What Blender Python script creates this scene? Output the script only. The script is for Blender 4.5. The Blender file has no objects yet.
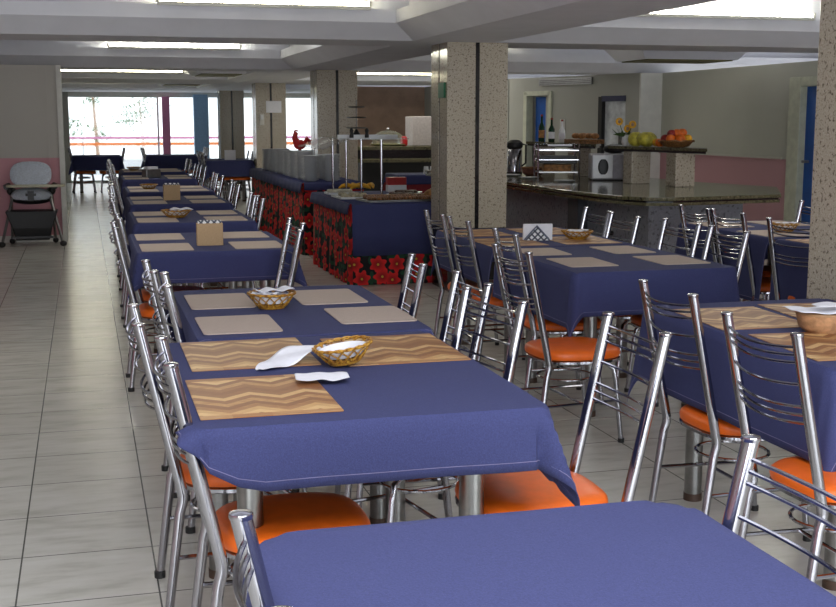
import bpy, math, random
from math import sin, cos, pi, radians, sqrt, atan2, atan, tan
from mathutils import Vector, Matrix, Quaternion
random.seed(7)
scene = bpy.context.scene
COL = scene.collection
# ------------------------------------------------------------------ mesh helpers
class MB:
    def __init__(s): s.v=[]; s.f=[]; s.uv={}
    def add(s, vs, fs):
        b=len(s.v); s.v+= [tuple(p) for p in vs]; s.f+=[tuple(i+b for i in f) for f in fs]
        return s
    def box(s,x0,x1,y0,y1,z0,z1):
        vs=[(x,y,z) for z in(z0,z1) for y in(y0,y1) for x in(x0,x1)]
        return s.add(vs,[(0,2,3,1),(4,5,7,6),(0,1,5,4),(2,6,7,3),(0,4,6,2),(1,3,7,5)])
    def prism(s,pts,z0,z1):
        n=len(pts); vs=[(x,y,z0) for x,y in pts]+[(x,y,z1) for x,y in pts]
        fs=[tuple(range(n-1,-1,-1)),tuple(range(n,2*n))]+[(i,(i+1)%n,n+(i+1)%n,n+i) for i in range(n)]
        return s.add(vs,fs)
    def rslab(s,cx,cy,wx,wy,z0,z1,r,n=6,bev=0.0):
        def ring(o,z):
            P=[]
            for k,(sx,sy) in enumerate(((1,1),(-1,1),(-1,-1),(1,-1))):
                for i in range(n+1):
                    a=(k+i/n)*pi/2
                    P.append((cx+sx*(wx/2-r)+(r-o)*cos(a),cy+sy*(wy/2-r)+(r-o)*sin(a),z))
            return P
        if bev: rings=[ring(bev,z0),ring(0,z0+bev),ring(0,z1-bev),ring(bev*.3,z1-bev*.3),ring(bev,z1)]
        else: rings=[ring(0,z0),ring(0,z1)]
        return s.loft(rings,True)
    def loft(s,rings,caps=True,closed=False):
        n=len(rings[0]); vs=[p for r in rings for p in r]; fs=[]
        R=len(rings)
        for j in range(R if closed else R-1):
            a=j*n; b=((j+1)%R)*n
            for i in range(n):
                k=(i+1)%n; fs.append((a+i,a+k,b+k,b+i))
        if caps and not closed: fs+= [tuple(range(n-1,-1,-1)),tuple(range((R-1)*n,R*n))]
        return s.add(vs,fs)
    def tube(s,path,r,n=8,closed=False):
        P=[Vector(p) for p in path]; N=len(P); rr=r if isinstance(r,(list,tuple)) else [r]*N
        T=[]
        for i in range(N):
            if closed: t=P[(i+1)%N]-P[i-1]
            else: t=P[min(i+1,N-1)]-P[max(i-1,0)]
            T.append(t.normalized())
        u=Vector((0,0,1)) if abs(T[0].z)<.9 else Vector((1,0,0))
        u=(u-T[0]*u.dot(T[0])).normalized(); rings=[]
        for i in range(N):
            if i: u=(u-T[i]*u.dot(T[i])).normalized()
            w=T[i].cross(u)
            rings.append([tuple(P[i]+rr[i]*(cos(2*pi*k/n)*u+sin(2*pi*k/n)*w)) for k in range(n)])
        return s.loft(rings,True,closed)
    def lathe(s,prof,n=20,c=(0,0,0)):
        return s.loft([[(c[0]+r*cos(2*pi*k/n),c[1]+r*sin(2*pi*k/n),c[2]+z) for k in range(n)] for r,z in prof],True)
    def ball(s,c,rx,ry,rz,n=12,m=8,jit=0):
        rings=[]
        for j in range(1,m):
            a=pi*j/m
            rings.append([(c[0]+rx*sin(a)*cos(2*pi*k/n)*(1+random.uniform(-jit,jit)),c[1]+ry*sin(a)*sin(2*pi*k/n)*(1+random.uniform(-jit,jit)),c[2]-rz*cos(a)) for k in range(n)])
        return s.loft(rings,True)
    def grid(s,fn,nu,nv):
        vs=[fn(i/nu,j/nv) for j in range(nv+1) for i in range(nu+1)]
        fs=[(j*(nu+1)+i,j*(nu+1)+i+1,(j+1)*(nu+1)+i+1,(j+1)*(nu+1)+i) for j in range(nv) for i in range(nu)]
        return s.add(vs,fs)
def obj(name,mb,mat=None,parent=None,smooth=False,loc=None,rz=0,uvs=None,bevel=0,kind=None):
    me=bpy.data.meshes.new(name); me.from_pydata(mb.v,[],mb.f); me.update()
    o=bpy.data.objects.new(name,me); COL.objects.link(o)
    if mat: me.materials.append(mat)
    if smooth:
        me.polygons.foreach_set('use_smooth',[True]*len(me.polygons))
        try: me.set_sharp_from_angle(angle=radians(42))
        except Exception: pass
    if uvs:
        l=me.uv_layers.new(name='UVMap')
        for p in me.polygons:
            for li in p.loop_indices: l.data[li].uv=uvs[me.loops[li].vertex_index]
    if parent: o.parent=parent
    if loc: o.location=loc
    if rz: o.rotation_euler=(0,0,rz)
    if bevel:
        m=o.modifiers.new('bevel','BEVEL'); m.width=bevel; m.segments=2; m.limit_method='ANGLE'
    if kind: o['kind']=kind
    return o
def thing(name,label,cat,loc=(0,0,0),rz=0,group=None):
    o=bpy.data.objects.new(name,None); o.empty_display_size=.1; COL.objects.link(o)
    o.location=loc; o.rotation_euler=(0,0,rz); return tag(o,label,cat,group)
def tag(o,label,cat,group=None):
    o['label']=label; o['category']=cat
    if group: o['group']=group
    return o
def struct(name,mb,mat,**k): return obj(name,mb,mat,kind='structure',**k)
KIDS={}
def copy_tree(o,parent=None):
    c=o.copy(); COL.objects.link(c)
    if parent: c.parent=parent
    for ch in list(o.children): copy_tree(ch,c)
    return c
# ------------------------------------------------------------------ materials
def lin(c): 
    return tuple(((x/255)/12.92 if x/255<=.04045 else (((x/255)+.055)/1.055)**2.4) for x in c)+(1,)
class NT:
    def __init__(s,name):
        s.m=bpy.data.materials.new(name); s.m.use_nodes=True; s.t=s.m.node_tree
        s.b=s.t.nodes['Principled BSDF']
    def n(s,t,**k):
        x=s.t.nodes.new(t)
        for a,b in k.items(): setattr(x,a,b)
        return x
    def l(s,a,b): s.t.links.new(a,b)
    def val(s,sock,v):
        if hasattr(v,'links') or hasattr(v,'is_linked'): s.l(v,sock)
        else: sock.default_value=v
    def math(s,op,a,b=0.0,c=None):
        x=s.n('ShaderNodeMath',operation=op); s.val(x.inputs[0],a); s.val(x.inputs[1],b)
        if c is not None: s.val(x.inputs[2],c)
        return x.outputs[0]
    def mix(s,f,a,b):
        x=s.n('ShaderNodeMix',data_type='RGBA'); s.val(x.inputs[0],f)
        for sock,v in ((x.inputs[6],a),(x.inputs[7],b)):
            if isinstance(v,tuple): sock.default_value=v
            else: s.l(v,sock)
        return x.outputs[2]
    def coord(s,w='Object'): return s.n('ShaderNodeTexCoord').outputs[w]
    def sep(s,v):
        x=s.n('ShaderNodeSeparateXYZ'); s.l(v,x.inputs[0]); return x.outputs
    def comb(s,a,b,c=0.0):
        x=s.n('ShaderNodeCombineXYZ'); s.val(x.inputs[0],a); s.val(x.inputs[1],b); s.val(x.inputs[2],c); return x.outputs[0]
    def noise(s,v,scale,detail=3,rough=.55):
        x=s.n('ShaderNodeTexNoise'); s.l(v,x.inputs['Vector']); x.inputs['Scale'].default_value=scale; x.inputs['Detail'].default_value=detail; x.inputs['Roughness'].default_value=rough
        return x.outputs['Fac']
    def ramp(s,f,stops,interp='LINEAR'):
        x=s.n('ShaderNodeValToRGB'); s.l(f,x.inputs[0]); e=x.color_ramp.elements; x.color_ramp.interpolation=interp
        while len(e)<len(stops): e.new(.5)
        for q,(p,c) in zip(e,stops): q.position=p; q.color=c
        return x.outputs[0]
    def bump(s,h,strength=.2,dist=.01):
        x=s.n('ShaderNodeBump'); x.inputs['Strength'].default_value=strength; x.inputs['Distance'].default_value=dist
        s.l(h,x.inputs['Height']); s.l(x.outputs[0],s.b.inputs['Normal'])
    def set(s,**k):
        for a,v in k.items():
            sock=s.b.inputs[a.replace('_',' ')]; 
            if isinstance(v,(int,float,tuple)): sock.default_value=v
            else: s.l(v,sock)
        return s.m
def plain(name,c,rough=.5,metal=0,var=.06,scale=30,**k):
    t=NT(name); co=t.coord(); f=t.noise(co,scale)
    a=lin(c); d=tuple(x*(1-var*2) for x in a[:3])+(1,); b=tuple(min(1,x*(1+var)) for x in a[:3])+(1,)
    t.set(Base_Color=t.ramp(f,[(.35,d),(.65,b)]),Roughness=rough,Metallic=metal)
    for q,v in k.items(): t.b.inputs[q.replace('_',' ')].default_value=v
    return t.m
M={}
M['chrome']=plain('chrome',(168,168,174),.12,1,.02,60)
M['steel']=plain('brushed_steel',(140,140,138),.3,1,.06,25)
M['vinyl']=plain('orange_vinyl',(236,106,24),.36,0,.04,18)
M['rubber']=plain('black_rubber',(28,28,28),.6)
M['black']=plain('black_plastic',(24,24,26),.45)
M['darkwood']=plain('table_underside',(70,52,40),.6)
M['white']=plain('white_paint',(214,213,206),.6,0,.03,8)
M['ceil']=plain('ceiling_plaster',(226,227,234),.75,0,.02,3)
M['cream']=plain('cream_frame',(196,198,176),.5,0,.06,10)
M['blue']=plain('blue_door_paint',(10,84,170),.4,0,.05,6)
M['paper']=plain('napkin_paper',(240,240,246),.8,0,.02,40)
M['porcelain']=plain('porcelain',(232,234,236),.25,0,.02,20)
M['olive']=plain('olive_light_diffuser',(120,116,70),.6)
M['brownwood']=plain('brown_panel',(158,130,110),.6,0,.08,4)
M['red']=plain('red_paint',(170,20,22),.35)
M['purple']=plain('mauve_paint',(195,120,160),.5)
M['orangep']=plain('orange_rail_paint',(226,120,40),.5)
M['bluecol']=plain('blue_column_paint',(130,165,200),.6)
M['terrace']=plain('terrace_white',(225,228,230),.8)
M['green']=plain('leaf_green',(70,100,50),.6,0,.25,6)
M['yellow']=plain('petal_yellow',(230,170,30),.6,0,.15,20)
M['melon']=plain('melon_green',(196,186,70),.5,0,.2,25)
M['orangef']=plain('orange_fruit',(226,110,28),.5,0,.1,30)
M['redf']=plain('red_fruit',(150,30,24),.4,0,.15,20)
M['wicker']=plain('brown_wicker',(140,95,50),.6,0,.3,90)
M['bread']=plain('bread_crust',(172,122,72),.7,0,.25,25)
M['food']=plain('sliced_food',(150,105,70),.6,0,.35,50)
M['pad']=plain('grey_pad_fabric',(196,204,216),.85,0,.08,60)
M['redcloth']=plain('red_cloth',(130,34,44),.85)
M['bottle']=plain('green_bottle',(16,50,34),.12)
M['microwave']=plain('microwave_case',(170,168,176),.4)
M['signg']=plain('exit_sign_green',(20,110,70),.5)
def cloth_mat():
    t=NT('navy_cloth'); co=t.coord(); w=t.noise(co,260,2); g=t.noise(co,5,3)
    c=t.mix(w,lin((38,42,80)),lin((66,72,120))); c=t.mix(t.math('MULTIPLY',g,.35),c,lin((50,54,98)))
    sp=t.ramp(t.noise(co,700,0),[(.76,(0,0,0,1)),(.80,(1,1,1,1))])
    c=t.mix(t.math('MULTIPLY',sp,.25),c,lin((130,130,170)))
    t.bump(w,.25,.002); return t.set(Base_Color=c,Roughness=.9)
M['cloth']=cloth_mat()
def hem_mat():
    return plain('hem_thread',(120,116,150),.8)
M['hem']=hem_mat()
def granite(name,base,dark,light,scale=60,rough=.16):
    t=NT(name); co=t.coord(); a=t.noise(co,scale,4,.7); b=t.noise(co,scale*.45,3,.6)
    c=t.ramp(a,[(.33,lin(dark)),(.43,lin(base)),(.56,lin(base)),(.66,lin(light))])
    d=t.ramp(b,[(.36,lin(dark)),(.44,(1,1,1,1))]); x=t.n('ShaderNodeMix',data_type='RGBA',blend_type='MULTIPLY'); x.inputs[0].default_value=.75
    t.l(c,x.inputs[6]); t.l(d,x.inputs[7])
    return t.set(Base_Color=x.outputs[2],Roughness=rough)
M['granite']=granite('beige_granite',(184,174,156),(104,92,80),(206,198,184),120,.15)
M['blackgranite']=granite('black_granite',(26,22,24),(12,10,10),(50,46,46),90,.15)
M['greygranite']=granite('grey_granite',(128,132,142),(108,112,122),(146,150,158),60,.3)
M['topgranite']=granite('olive_granite',(92,88,64),(50,46,32),(140,134,108),70,.1)
def tiles():
    t=NT('floor_tiles'); co=t.coord(); X=t.sep(co); S=.438
    u=t.math('DIVIDE',t.math('ADD',X[0],.258+S*20),S); v=t.math('DIVIDE',t.math('ADD',X[1],S*20-3.782),S)
    fu=t.math('FRACT',u); fv=t.math('FRACT',v)
    du=t.math('MINIMUM',fu,t.math('SUBTRACT',1.0,fu)); dv=t.math('MINIMUM',fv,t.math('SUBTRACT',1.0,fv))
    d=t.math('MINIMUM',du,dv); g=t.math('LESS_THAN',d,.0065)
    wn=t.n('ShaderNodeTexWhiteNoise',noise_dimensions='2D'); t.l(t.comb(t.math('FLOOR',u),t.math('FLOOR',v)),wn.inputs['Vector'])
    st=t.comb(t.math('MULTIPLY',X[0],2.2),t.math('MULTIPLY',X[1],7.0),wn.outputs['Value'])
    n=t.noise(st,1.6,5,.6)
    c=t.ramp(n,[(.3,lin((194,192,180))),(.5,lin((216,214,204))),(.7,lin((224,222,214)))])
    c=t.mix(t.math('MULTIPLY',wn.outputs['Value'],.25),c,lin((188,186,176)))
    c=t.mix(g,c,lin((96,96,90)))
    wv=t.noise(t.comb(t.math('MULTIPLY',X[0],1.2),t.math('MULTIPLY',X[1],5.0)),2.2,2)
    h=t.math('SUBTRACT',wv,t.math('MULTIPLY',g,.6))
    t.bump(h,.22,.01)
    return t.set(Base_Color=c,Roughness=t.math('ADD',t.math('MULTIPLY',n,.12),.16))
M['tiles']=tiles()
def wallmat(name,z,low,high):
    t=NT(name); co=t.coord(); X=t.sep(co); n=t.noise(co,2.5,4)
    f=t.math('GREATER_THAN',X[2],z)
    c=t.mix(f,lin(low),lin(high)); c=t.mix(t.math('MULTIPLY',n,.12),c,lin((110,105,95)))
    return t.set(Base_Color=c,Roughness=.7)
M['wallL']=wallmat('two_tone_left_wall',1.03,(206,150,158),(190,186,178))
M['wallR']=wallmat('two_tone_right_wall',1.03,(188,140,146),(186,186,172))
M['wallG']=wallmat('grey_wall',.01,(160,160,150),(168,168,158))
def reed():
    t=NT('woven_reed'); X=t.sep(t.coord()); n=t.noise(t.comb(t.math('MULTIPLY',X[0],900),t.math('MULTIPLY',X[1],40)),1,2)
    m=t.noise(t.comb(t.math('MULTIPLY',X[0],60),t.math('MULTIPLY',X[1],600)),1,2)
    c=t.mix(t.math('MULTIPLY',t.math('ADD',n,m),.5),lin((150,132,122)),lin((222,204,190)))
    t.bump(n,.3,.001); return t.set(Base_Color=c,Roughness=.8)
M['reed']=reed()
def herring():
    t=NT('wood_pattern_mat'); X=t.sep(t.coord())
    # zigzag bands: long planks meeting at points
    v=t.math('DIVIDE',t.math('ADD',X[0],1.0),.15); tri=t.math('ABSOLUTE',t.math('SUBTRACT',t.math('FRACT',v),.5))
    w=t.math('ADD',t.math('DIVIDE',t.math('ADD',X[1],2.0),.034),t.math('MULTIPLY',tri,3.6))
    col=t.math('FLOOR',t.math('MULTIPLY',v,2)); row=t.math('FLOOR',w)
    wn=t.n('ShaderNodeTexWhiteNoise',noise_dimensions='2D'); t.l(t.comb(t.math('MULTIPLY',t.math('FLOOR',t.math('DIVIDE',col,9.0)),1.0),row),wn.inputs['Vector'])
    g=t.noise(t.comb(t.math('MULTIPLY',X[0],16),t.math('MULTIPLY',X[1],40)),2,3)
    k=t.math('ADD',t.math('MULTIPLY',wn.outputs['Value'],.7),t.math('MULTIPLY',g,.40))
    c=t.ramp(k,[(.15,lin((126,78,42))),(.5,lin((154,104,60))),(.66,lin((190,148,96))),(.95,lin((212,176,122)))])
    # border planks along the two short edges
    b=t.math('GREATER_THAN',t.math('ABSOLUTE',X[1]),.205)
    wb=t.n('ShaderNodeTexWhiteNoise',noise_dimensions='2D'); t.l(t.comb(t.math('FLOOR',t.math('DIVIDE',X[0],.1)),t.math('SIGN',X[1])),wb.inputs['Vector'])
    cb=t.ramp(t.math('ADD',t.math('MULTIPLY',wb.outputs['Value'],.8),t.math('MULTIPLY',g,.2)),[(.2,lin((134,80,44))),(.5,lin((160,108,62))),(.9,lin((202,166,116)))])
    return t.set(Base_Color=t.mix(b,c,cb),Roughness=.45)
M['herring']=herring()
def basketmat():
    t=NT('golden_wicker'); n=t.noise(t.coord(),120,3); return t.set(Base_Color=t.ramp(n,[(.35,lin((120,70,20))),(.5,lin((170,120,36))),(.7,lin((206,164,70)))]),Roughness=.4)
M['golden']=basketmat()
def cork():
    t=NT('cork_board'); X=t.sep(t.coord()); n=t.noise(t.comb(t.math('MULTIPLY',X[0],100),X[1],t.math('MULTIPLY',X[2],300)),1,3)
    return t.set(Base_Color=t.mix(n,lin((160,128,90)),lin((214,184,144))),Roughness=.8)
M['cork']=cork()
def poinsettia():
    t=NT('poinsettia_print'); uv=t.coord('UV'); sc=t.n('ShaderNodeVectorMath',operation='SCALE'); t.l(uv,sc.inputs[0]); sc.inputs['Scale'].default_value=5.6
    def vor(shift,rand):
        a=t.n('ShaderNodeVectorMath',operation='ADD'); t.l(sc.outputs[0],a.inputs[0]); a.inputs[1].default_value=(shift,shift*1.7,0)
        x=t.n('ShaderNodeTexVoronoi',voronoi_dimensions='2D'); t.l(a.outputs[0],x.inputs['Vector']); x.inputs['Scale'].default_value=1; x.inputs['Randomness'].default_value=rand
        d=t.n('ShaderNodeVectorMath',operation='SUBTRACT'); t.l(a.outputs[0],d.inputs[0]); t.l(x.outputs['Position'],d.inputs[1]); X=t.sep(d.outputs[0])
        return x.outputs['Distance'],t.math('ARCTAN2',X[1],X[0]),x.outputs['Color']
    r,th,cc=vor(0,.55); rs=t.sep(cc)[0]
    pet=t.math('ADD',.40,t.math('MULTIPLY',.075,t.math('COSINE',t.math('ADD',t.math('MULTIPLY',th,6),t.math('MULTIPLY',rs,6)))))
    red=t.math('LESS_THAN',r,pet); cen=t.math('LESS_THAN',r,.06)
    r2,th2,c2=vor(.5,.8); lf=t.math('LESS_THAN',r2,t.math('ADD',.3,t.math('MULTIPLY',.2,t.math('COSINE',t.math('MULTIPLY',th2,4)))))
    shade=t.ramp(r,[(.05,lin((120,8,10))),(.3,lin((206,24,26))),(.5,lin((226,46,40)))])
    c=t.mix(lf,lin((10,10,14)),lin((20,66,44))); c=t.mix(red,c,shade); c=t.mix(cen,c,lin((190,160,50)))
    return t.set(Base_Color=c,Roughness=.85)
M['poin']=poinsettia()
def glass(name,c,rough=.02,alpha=.25):
    t=NT(name); return t.set(Base_Color=lin(c),Roughness=rough,Transmission_Weight=.9,Alpha=alpha,IOR=1.3)
M['glass']=glass('clear_glass',(215,225,222),.02,.35)
M['frost']=plain('frosted_pane',(226,230,232),.4,0,.15,6)
def emis(name,c,s):
    t=NT(name); t.b.inputs['Emission Color'].default_value=lin(c); t.b.inputs['Emission Strength'].default_value=s; return t.set(Base_Color=lin(c))
M['tube']=emis('fluorescent_tube',(255,252,232),55)
M['tube2']=emis('fluorescent_tube_warm',(255,248,214),30)
def latt():
    t=NT('lattice_holder'); X=t.sep(t.coord()); a=t.math('FRACT',t.math('MULTIPLY',t.math('ADD',X[0],X[2]),26)); b=t.math('FRACT',t.math('MULTIPLY',t.math('SUBTRACT',X[0],X[2]),26))
    f=t.math('MAXIMUM',t.math('LESS_THAN',a,.35),t.math('LESS_THAN',b,.35))
    return t.set(Base_Color=t.mix(f,lin((235,235,235)),lin((50,54,70))),Roughness=.4)
M['lattice']=latt()
# ------------------------------------------------------------------ SETTING
ZB=2.15
struct('floor',MB().box(-4.5,12,-3.5,30.6,-.1,0),M['tiles'])
# ceiling with deep coffers: every bay steps up to a slab
bays=[]
BY=[-3.0,4.1,4.9,10.1,10.88,16.2,17.0,22.2,23.0,28.3,29.1,31]
ys=[(-2.9,4.1),(4.9,10.1),(10.88,16.2),(17.0,22.2),(23.0,28.3)]
xs=[(-3.9,2.72),(3.45,11.0)]
c=MB()
def quad(a,b,d,e): c.add([a,b,d,e],[(0,1,2,3)])
def flat(x0,x1,y0,y1,z): quad((x0,y0,z),(x0,y1,z),(x1,y1,z),(x1,y0,z))
XA,XB=-4.5,12
gy=[-3.5]+[v for p in ys for v in p]+[30.6]
for i in range(0,len(gy),2): flat(XA,XB,gy[i],gy[i+1],ZB)
for bi,(y0,y1) in enumerate(ys):
    dz=(-.035,-.035,-.035,-.13,-.13)[bi]; flat(XA,-3.9,y0,y1,ZB); flat(2.72,3.45,y0,y1,ZB); flat(11.0,XB,y0,y1,ZB)
    for (x0,x1) in xs:
        prev=None
        for (o,z) in ((0,ZB),(.2,2.31+dz*.85),(.2,2.42+dz),(.17,2.42+dz),(.05,2.37+dz),(.05,2.74)):
            r=[(x0+o,y0+o,z),(x1-o,y0+o,z),(x1-o,y1-o,z),(x0+o,y1-o,z)]
            if prev:
                for k in range(4): quad(prev[k],prev[(k+1)%4],r[(k+1)%4],r[k])
            prev=r
        quad(*prev)
c.add([(XA,-3.5,2.9),(XB,-3.5,2.9),(XB,30.6,2.9),(XA,30.6,2.9)],[(0,1,2,3)])
struct('ceiling',c,M['ceil'])
# fluorescent tubes lying in the light coves
def tubelight(x0,x1,y,label,z=2.42,mat='tube'):
    t=thing('fluorescent_light',label,'ceiling light',((x0+x1)/2,y,z),0,None); L=(x1-x0)/2
    obj('fixture_body',MB().box(-L,L,-.03,.03,-.045,-.018),M['white'],t)
    obj('tube',MB().tube([(-L+.02,0,0),(L-.02,0,0)],.018,8),M[mat],t,True)
    for s in(-1,1): obj('tube_socket',MB().box(s*L-.012,s*L+.012,-.02,.02,-.02,.022),M['white'],t)
    return t
tubelight(.35,2.0,15.98,'fluorescent tube in the ceiling cove above the left table row')
tubelight(-.6,1.75,21.98,'thin fluorescent strip in the far ceiling cove before the windows',z=2.335,mat='tube2')
tubelight(4.0,5.6,15.98,'fluorescent tube in the ceiling cove right of the middle granite column',mat='tube2')
tubelight(4.05,6.4,9.88,'large bright fluorescent tube in the nearest cove at the upper right')
tubelight(4.1,6.6,21.98,'fluorescent strip between the two middle granite columns',z=2.335,mat='tube2')
tubelight(.6,2.3,9.88,'fluorescent tube in the nearest cove across the top left',mat='tube2')
tubelight(-2.5,1.6,28.06,'dim strip light in the last ceiling cove before the windows',z=2.335,mat='tube2')
# hanging light boxes
def lightbox(x0,x1,y0,y1,z0,z1,label):
    t=thing('light_box',label,'ceiling light',((x0+x1)/2,(y0+y1)/2,z0)); w=(x1-x0)/2; d=(y1-y0)/2; i=.12
    b=MB(); r=[[(-w+i,-d+i,0),(w-i,-d+i,0),(w-i,d-i,0),(-w+i,d-i,0)],[(-w,-d,z1-z0),(w,-d,z1-z0),(w,d,z1-z0),(-w,d,z1-z0)]]
    b.loft(r,True); obj('box_shell',b,M['ceil'],t)
    obj('diffuser',MB().box(-w+i+.05,w-i-.05,-d+i+.03,d-i-.03,-.012,0),M['olive'],t)
    for sx in(-1,1): obj('hanger',MB().box(sx*w*.6-.02,sx*w*.6+.02,-.02,.02,z1-z0,2.74-z0),M['ceil'],t)
lightbox(6.0,7.4,12.6,13.6,2.17,2.32,'boxed ceiling light over the bar with an olive underside')
lightbox(1.55,2.5,18.3,19.6,2.17,2.30,'boxed ceiling light above the far end of the left table row')
lightbox(1.4,2.4,24.0,25.2,2.17,2.27,'small farthest boxed ceiling light near the windows')
# walls
w=MB().box(-4.5,-.25,15.7,15.85,0,ZB); struct('wall_left',w,M['wallL'])
struct('trim_1',MB().box(-.285,-.225,15.66,15.86,0,ZB),M['white'])
struct('trim_2',MB().box(-.42,-.40,15.685,15.7,0,ZB),M['wallL'])
struct('baseboard_left',MB().box(-4.5,-.27,15.68,15.7,0,.08),M['white'])
struct('wall_side',MB().box(-4.6,-4.5,-3.5,30.6,0,2.9),M['wallL'])
struct('wall_back',MB().box(-4.6,-3.1,-3.6,-3.5,0,2.9).box(6.1,12,-3.6,-3.5,0,2.9).box(-3.1,6.1,-3.6,-3.5,2.16,2.9),M['wallG'])  # unseen rear wall, with an opening added for the fill light
wb=MB().box(-3.1,6.1,-3.6,-3.52,0,.05)
for k in range(5): wb.box(-3.1+2.3*k-.03,-3.1+2.3*k+.03,-3.6,-3.52,.05,2.16)
struct('window_4',wb,M['white'])  # made-up window frame around the fill light, out of view
struct('wall_far_left',MB().box(-4.5,-.3,30.45,30.6,0,ZB),M['wallG'])
XR=8.0
struct('wall_right',MB().box(XR,XR+.15,-3.5,11.75,0,ZB).box(XR,XR+.15,12.74,16.05,0,ZB).box(XR,XR+.15,11.75,12.74,1.98,ZB),M['wallR'])
struct('wall_corner',MB().box(7.67,8.2,16.05,16.2,0,ZB),M['white'])
struct('trim_3',MB().box(XR-.025,XR,12.85,16.05,1.02,1.05),M['wallR'])
# blue door in the right wall
dr=struct('door_1',MB().box(XR+.06,XR+.1,11.80,12.52,0,1.88),M['blue'])
obj('door_frame',MB().box(XR-.03,XR+.12,12.50,12.74,0,1.98).box(XR-.03,XR+.12,11.6,11.8,0,1.98).box(XR-.03,XR+.12,11.8,12.5,1.87,1.98),M['cream'],dr,bevel=.01)
obj('door_handle',MB().box(XR-.0,XR+.06,12.40,12.46,1.0,1.03),M['steel'],dr)
# diagonal grey wall behind the bar
DA=Vector((7.67,16.1)); DD=Vector((-.97,2.9)); LN=DD.length; DU=DD/LN; DN=Vector((-DU.y,DU.x))
if DN.x>0: DN=-DN
def tt(px):
    # wall parameter hit by the sight line through image column px (metres along the wall)
    x=(px-418.)/1215.; P=atan(183.5/1215.); T=atan(336*cos(P)/1215.); b=.11
    fx=sin(T)*cos(P)+x*cos(T)+b*sin(T)*sin(P); fy=cos(T)*cos(P)-x*sin(T)+b*cos(T)*sin(P); r=fx/fy
    return (DA.x-r*DA.y)/(r*DU.y-DU.x)
def dbox(u0,u1,z0,z1,d0,d1,mb=None):
    mb=mb or MB(); vs=[]
    for z in(z0,z1):
        for (u,d) in((u0,d0),(u1,d0),(u1,d1),(u0,d1)):
            p=DA+DU*u+DN*d; vs.append((p.x,p.y,z))
    return mb.add(vs,[(0,3,2,1),(4,5,6,7),(0,1,5,4),(1,2,6,5),(2,3,7,6),(3,0,4,7)])
u1=tt(550);u2=tt(525); u3=tt(624); u4=tt(600)
b=MB(); dbox(0,u3,0,ZB,-.15,0,b); dbox(u3,u4,1.83,ZB,-.15,0,b); dbox(u4,u1,0,ZB,-.15,0,b); dbox(u1,u2,1.9,ZB,-.15,0,b); dbox(u2,LN*1.05,0,ZB,-.15,0,b)
struct('wall_bar',b,M['wallG'])
d=struct('door_2',dbox(u3,u4,0,1.80,-.1,-.06),M['frost'])
obj('door_frame',dbox(u4-.02,u4+.06,0,1.83,-.08,.01),M['rubber'],d); obj('transom',dbox(u3,u4,1.76,1.84,-.08,.01),plain('transom_blue',(40,44,80),.5),d)
obj('pull_handle',dbox(u3+.12,u3+.16,.95,1.3,-.06,-.02),M['steel'],d)
d=struct('door_3',dbox(tt(544)+.1,tt(534)+.1,0,1.85,-.12,-.10),M['blue'])
obj('door_frame',dbox(u1-.03,u1+.05,0,1.93,-.1,.03,dbox(u2-.05,u2+.03,0,1.93,-.1,.03,dbox(u1,u2,1.87,1.94,-.1,.03))),M['cream'],d)
obj('side_panel',dbox(u1+.05,tt(544)+.1,0,1.87,-.12,-.10),M['wallG'],d)
obj('door_handle',dbox(tt(543)+.1,tt(543)+.15,.95,1.0,-.10,-.05),M['steel'],d)
struct('wall_bar_recess',dbox(u1-.3,u2+.7,0,ZB,-.20,-.16),M['white'])
tag(obj('light_switch',dbox(tt(564.5),tt(560),1.36,1.50,0,.02),M['white'],bevel=.004),'small white light switch plate on the grey wall beside the blue doorway','switch')
v=tag(obj('air_vent',dbox(tt(591),tt(539),2.02,2.12,0,.03),M['steel']),'long flat grey air vent high on the grey wall over the bar','vent')
for k in range(3): obj('vent_slot',dbox(tt(590),tt(540),2.04+.025*k,2.05+.025*k,.03,.034),M['black'],v)
struct('wall_passage',MB().box(6.7,6.85,18.95,24.1,0,ZB),M['wallG'])
struct('wall_brown',MB().box(5.2,6.9,24.0,24.15,0,ZB),M['brownwood'])
struct('wall_far_right',MB().prism([(5.2,24.15),(5.3,24.15),(5.75,30.6),(5.62,30.6)],0,ZB),M['wallG'])
# far window wall: head beam, sill, mullions and panes
for i,(xa,xb) in enumerate(((-.3,1.8),(1.8,3.0),(3.0,5.65)),1):
    wd=struct('window_%d'%i,MB().box(xa,xb,30.42,30.47,2.03,ZB).box(xa,xb,30.42,30.47,0,.05).box(xb-.04,xb,30.42,30.47,.05,2.03),M['white'])
    obj('pane',MB().box(xa,xb-.04,30.44,30.45,.05,2.03),M['glass'],wd)
struct('trim_4',MB().box(1.87,2.05,30.2,30.3,0,2.05),M['purple'])
struct('trim_5',MB().box(2.62,2.95,30.1,30.35,0,2.1),M['bluecol'])
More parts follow.
